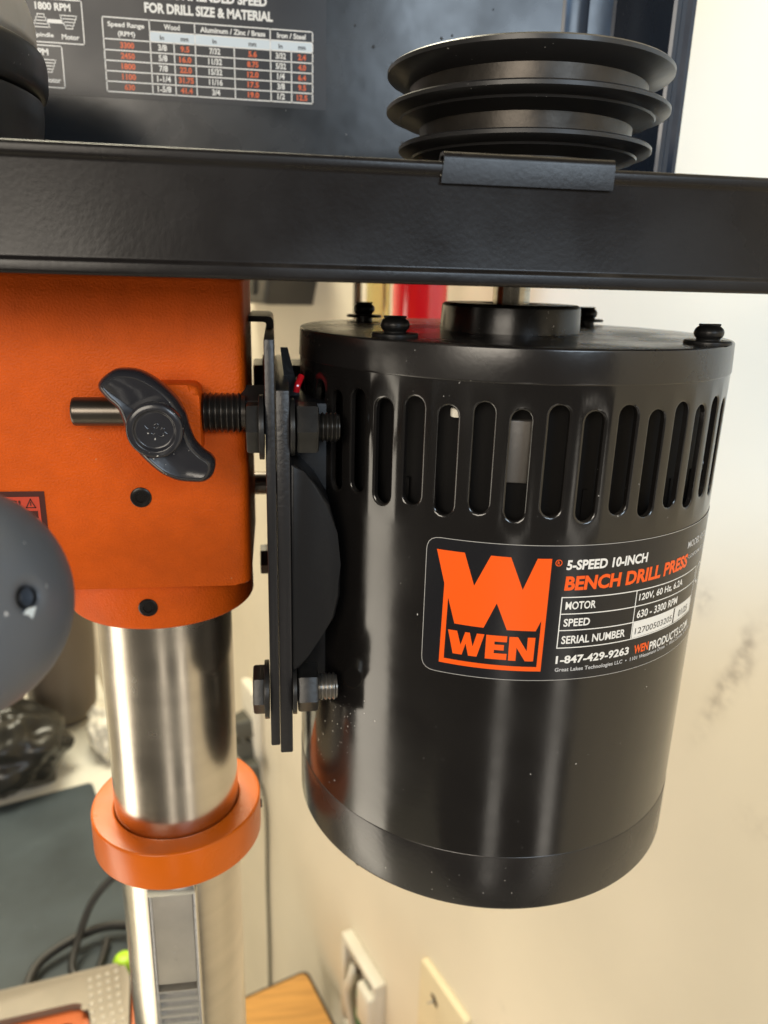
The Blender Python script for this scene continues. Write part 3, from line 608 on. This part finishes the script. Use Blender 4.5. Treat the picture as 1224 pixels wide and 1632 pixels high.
T('1100 RPM', -168.3, 93.4, 2.4, 12.6, .04); T('Motor', -161.4, 84.2, 1.8, 6.2); T('2450 RPM', -181, 108.6, 2.6, 12.8, .04)
mapped('white_lettering', wh, ld(.16), 'ink_white', chart)
for xc, cells, cwd in ((-132.7, ('3300', '2450', '1800', '1100', '630'), 1.3), (-111.0, ('9.5', '16.0', '22.0', '31.75', '41.4'), 1.15),
                       (-85.0, ('5.6', '8.75', '12.0', '17.5', '19.0'), 1.1), (-65.6, ('2.4', '4.0', '6.4', '9.5', '12.5'), 1.05)):
    for k, t in enumerate(cells):
        wh = None; T(t, xc, rz[k + 2] + .8, 2.1, cwd * len(t), .035); mapped('orange_lettering', wh, ld(.16), 'ink_chart_orange', chart)
wh = None
for x, t in ((-119.5, 'In'), (-111, 'mm'), (-99.6, 'In'), (-85, 'mm'), (-74, 'In'), (-65.6, 'mm')): T(t, x, 101.3, 1.6 if t == 'In' else 1.2, 1.6 if t == 'In' else 3.0)
mapped('header_lettering', wh, ld(.17), 'ink_black', chart)

# ------------------------------------------------------------------ things on the wall
def wthing(name, label, cat, u, v, z, group=None): return thing(name, label, cat, W(u, v, z), group)
def wp(name, bm, material, parent=None, smooth=35):
    for vv in bm.verts: vv.co = wtr(vv.co)
    return finish(name, bm, material, parent, smooth)
bp_ = wthing('blank_wall_plate', 'cream blank wall plate with a torn screw hole, below the motor', 'wall plate', 482, 365, -740)
wp('plate', prism(fillet([(441, -798), (524, -798), (524, -682), (441, -682)], 3, 4, closed=True), lambda a, b, d: (a, 364.8 - d, b), 7.5, 2.2, 3), 'cream_plastic', bp_)
wp('screw_hole', prism([(490, -716), (497, -714), (502, -706), (495, -704), (489, -709)], lambda a, b, d: (a, 357.4 - d, b), .5), 'wood_edge', bp_)
wp('bent_screw', tube([(496, 357, -710), (494, 353, -709), (497, 351, -712)], 1.2), 'rack', bp_)
ob = wthing('open_outlet_box', 'white open outlet box with green wire inside, beside the wooden stool', 'outlet box', 660, 365, -890)
def frame_bm(u0, u1, z0, z1, t, d0, d1):
    bm = None
    for (a, b, c, e) in ((u0, u1, z1 - t, z1), (u0, u1, z0, z0 + t), (u0, u0 + t, z0 + t, z1 - t), (u1 - t, u1, z0 + t, z1 - t)): bm = box(a, b, 365 - d1, 365 - d0, c, e, 1.2, 2, bm)
    return bm
wp('back_panel', box(612, 694, 361, 364.8, -950, -812, .5), 'grey_inside', ob)
wp('frame', frame_bm(607, 700, -955, -806, 10, .2, 16), 'white_plastic', ob)
wp('cover_lug', box(606, 640, 340, 352, -880, -822, 5, 4), 'white_plastic', ob)
wp('green_wire', tube([(640, 356, -838), (645, 350, -850), (638, 348, -866), (648, 350, -890), (640, 354, -930)], 5.5), 'green', ob)
wp('white_wire', tube([(672, 356, -836), (670, 350, -855), (676, 348, -880), (668, 352, -930)], 7), 'white_plastic', ob)
wp('inner_tab', box(660, 664, 352, 361, -840, -828, .5), 'wood_edge', ob)
ps = wthing('power_strip', 'white vertical power strip on the wall behind the steel column', 'power strip', 1060, 350, -760)
wp('strip_body', box(1030, 1090, 348, 364.8, -830, -630, 4, 3), 'white_plastic', ps)
for i, (u, zz) in enumerate(((1056, -694), (1054, -734), (1022, -758))):
    pg = wthing('plug', ['dark grey plug at the top of the power strip', 'dark grey plug between two others on the power strip', 'dark grey plug lowest on the strip, by the orange ring'][i], 'plug', u, 348, zz, 'plugs in the power strip')
    wp('plug_body', prism(fillet([(-26, -16), (24, -12), (26, 10), (-20, 16)], 4, 3, closed=True), lambda a, b, d, u=u, zz=zz: (u + a * (1 - d / 80), 347.8 - d, zz + b * (1 - d / 90)), 26, 3, 2), 'plug', pg)
    wp('cord_grip', tube([(u - 10, 335, zz - 8), (u - 16, 333, zz - 20), (u - 18, 336, zz - 26)], 5), 'plug', pg)
cd = wp('hanging_cord', tube([(1016, 350, -786), (1014, 357, -805), (1012, 361, -860), (1016, 361, -1000), (1014, 361, -1150), (1020, 361, -1480)], 2.4), 'plug')
tag(cd, 'thin grey cord hanging down the wall below the plugs', 'cord')
wb = wthing('wall_box', 'dark grey tapered metal box on the wall under the black belt tray', 'wall box', 920, 365, 40)
wp('housing', prism([(828, -16), (1030, -18), (1040, 60), (790, 60)], lambda a, b, d: (a, 364.6 - d, b), 60, 6, 3), 'darkgrey', wb)
wp('face_panel', prism([(850, -6), (960, -8), (985, 50), (840, 50)], lambda a, b, d: (a, 304.4 - d, b), 4, 2, 2), 'plug', wb)
rkk = wthing('tool_ledge', 'small metal ledge on the wall hidden behind the motor', 'ledge', 500, 365, -50)
wp('shelf', box(425, 590, 255, 364.8, -52, -47, .8), 'darkgrey', rkk); wp('back_strip', box(425, 590, 361, 364.8, -47, -20, .6), 'darkgrey', rkk)
def handle(u, v, r, m, name, label, zt):
    t = wthing(name, label, 'screwdriver', u, v, -47)
    c = W(u, v, 0)
    finish('handle', lathe(fillet([(0, -46.8), (r * .8, -46.8), (r, -40), (r, zt - 12), (r * .8, zt), (0, zt)], 3), c, n=48), m, t)
    finish('blade', lathe([(0, zt), (3, zt), (3, zt + 60), (0, zt + 60)], c, n=20), 'rack', t)
handle(471, 290, 19.5, 'red_handle', 'screwdriver', 'screwdriver with glossy red handle standing behind the motor', 62)
handle(536, 292, 9.5, 'yellow_handle', 'screwdriver', 'screwdriver with clear yellow handle beside the red one', 58)
gp = wp('steel_rod', lathe([(0, -46.8), (3.4, -46.8), (3.4, 90), (0, 90)], (568, 290, 0), n=20), 'rod'); tag(gp, 'thin grey steel rod standing left of the yellow screwdriver handle', 'rod')

# ------------------------------------------------------------------ bench, mat and the clutter behind the column
bn = wthing('white_bench', 'glossy white bench top behind the steel column', 'bench', 700, -300, -1500)
wp('bench_top', box(150, 1300, -260, 140, -650, -631, 3, 2), 'bench', bn)
for (u, v) in ((200, -215), (200, 60), (1250, -215), (1250, 60)): wp('leg', box(u - 20, u + 20, v - 20, v + 20, -1499.5, -650, 2), 'bench', bn)
def mat_bm():
    bm = bmesh.new(); o = fillet([(200, -240), (200, 108), (912, 86), (916, -240)], 6, 4, closed=True)
    return prism(o, lambda a, b, d: (a, b, -630.8 + d), 5, 1.5, 2, bm=None)
tm = wp('teal_mat', mat_bm(), 'mat'); tag(tm, 'dusty dark teal mat lying on the white bench', 'mat')
# crumpled black bag
def blob(c, rad, seed, amp, freq, nu=64, nv=40, flat=None):
    bm = bmesh.new(); bmesh.ops.create_uvsphere(bm, u_segments=nu, v_segments=nv, radius=1)
    for v in bm.verts:
        p = v.co.copy(); d = 1 + amp * (noise.noise(p * freq + Vector((seed, 0, 0))) + .5 * abs(noise.noise(p * freq * 2.3 + Vector((0, seed, 0)))))
        q = Vector((p.x * rad[0], p.y * rad[1], p.z * rad[2])) * d
        if flat is not None and q.z < flat: q.z = flat
        v.co = Vector(c) + q
    return bm
bg_ = wp('black_bag', blob((968, -8, -584), (62, 74, 55), 3.1, .22, 2.2, flat=-46.5), 'bag', smooth=80); tag(bg_, 'shiny crumpled black plastic bag on the white bench', 'bag')
pb = wp('clear_plastic_bag', blob((985, 118, -600), (40, 22, 34), 9.0, .35, 2.0, flat=-30), 'white_plastic', smooth=60); tag(pb, 'white crumpled plastic bag on the bench left of the steel column', 'bag')
cn = wthing('taupe_canister', 'smooth taupe plastic canister behind the grey handle knob', 'canister', 1085, 78, -630)
c = W(1100, 76, 0)
finish('body', lathe(fillet([(0, -630.5), (36, -630.5), (47, -612), (52, -520), (56, -330), (40, -290), (0, -290)], 12, 6), c, n=64), 'taupe', cn)
finish('strap', box(-66, -34, -20, 20, -640, -350, 4, bm=None, tr=lambda q: c + Vector((q.x - 6, q.y - 60, q.z + 20))), 'darkgrey', cn)
# saw
sw = wthing('hand_saw', 'hand saw frame with grey dimpled grip and orange inner edge', 'saw', 580, 10, -625)
zs_ = -600
outer = [(627, -140), (588, 66), (570, 69), (520, 58), (470, 52), (470, 20), (520, 27), (545, 31), (557, 30), (564, 22), (598, -140)]
wp('grip', prism(fillet(outer, 5, 4, closed=True), lambda a, b, d: (a, b, -624 + d), 25, 4, 3), 'saw_grey', sw)
wp('inner_edge', prism(fillet([(599, -140), (565, 21), (558, 28.5), (545, 29.5), (520, 25.5), (470, 18), (470, 12), (520, 18), (540, 21), (552, 16), (585, -140)], 2, 3, closed=True), lambda a, b, d: (a, b, -624 + d), 18, 3, 2), 'saw_orange', sw)
wp('outer_edge', prism([(569, 70.5), (520, 60), (470, 54), (470, 62), (520, 67), (566, 75)], lambda a, b, d: (a, b, -624 + d), 21, 2, 2), 'saw_orange', sw)
for i in range(12):
    for j in range(4):
        u = 582 - i * 8.5 - j * .5; v = 33 + j * 7.5 - (6 if i > 6 else 0) * (i - 6) * .2 + (4 - min(i, 4)) * .8
        if u > 478: wp('grip_dimple', lathe([(0, 1.5), (1.6, 1.2), (2.6, -.3)], (u, v, -599.2), n=10), 'saw_dot', sw)
cb = wp('black_cable', tube([(600, 130, -615), (650, 90, -560), (668, 78, -570), (660, 52, -585), (640, 34, -605), (615, 24, -616), (600, 40, -619), (640, 60, -619)], 3.6, 12), 'cable'); tag(cb, 'black cable looping up behind the saw and column', 'cable')
for k, pts in enumerate(([(540, -80, -618), (500, -40, -616), (520, 10, -618), (480, 40, -617)], [(560, -110, -619), (530, -60, -618), (560, -10, -619), (510, 10, -619), (490, -50, -618)], [(600, -20, -617), (640, 0, -615), (650, 60, -612), (620, 100, -616), (560, 95, -617), (500, 90, -618)])):
    cc = wp('tangled_wire', tube(pts, [3.2, 4.0, 4.4][k], 10), ['rack', 'cable', 'cable'][k]); tag(cc, ['silver wire lying inside the saw frame', 'black wire tangled inside the saw frame', 'black cord lying around the corner of the saw grip'][k], 'wire')
lm = wp('lime_cap', lathe(fillet([(0, 0), (10, 0), (10, 12), (7, 16), (0, 17)], 2), (604, 69, -626), n=28), 'lime'); tag(lm, 'small lime green cap beside the steel column', 'cap')
# wooden stool by the wall
st = wthing('wooden_stool', 'oak stool top with dark edge standing by the wall', 'stool', 700, 250, -1500)
wp('seat', prism(fillet([(300, 60), (784, 60), (784, 333), (300, 333)], 8, 4, closed=True), lambda a, b, d: (a, b, -970 + d), 20, 2, 2), 'wood', st)
wp('seat_edge', prism(fillet([(296, 56), (789, 56), (789, 338), (296, 338)], 10, 4, closed=True), lambda a, b, d: (a, b, -978 + d), 26, 2, 2), 'wood_edge', st)
for (u, v) in ((330, 90), (330, 310), (760, 90), (760, 310)): wp('leg', box(u - 14, u + 14, v - 14, v + 14, -1499.5, -978, 2), 'wood_edge', st)
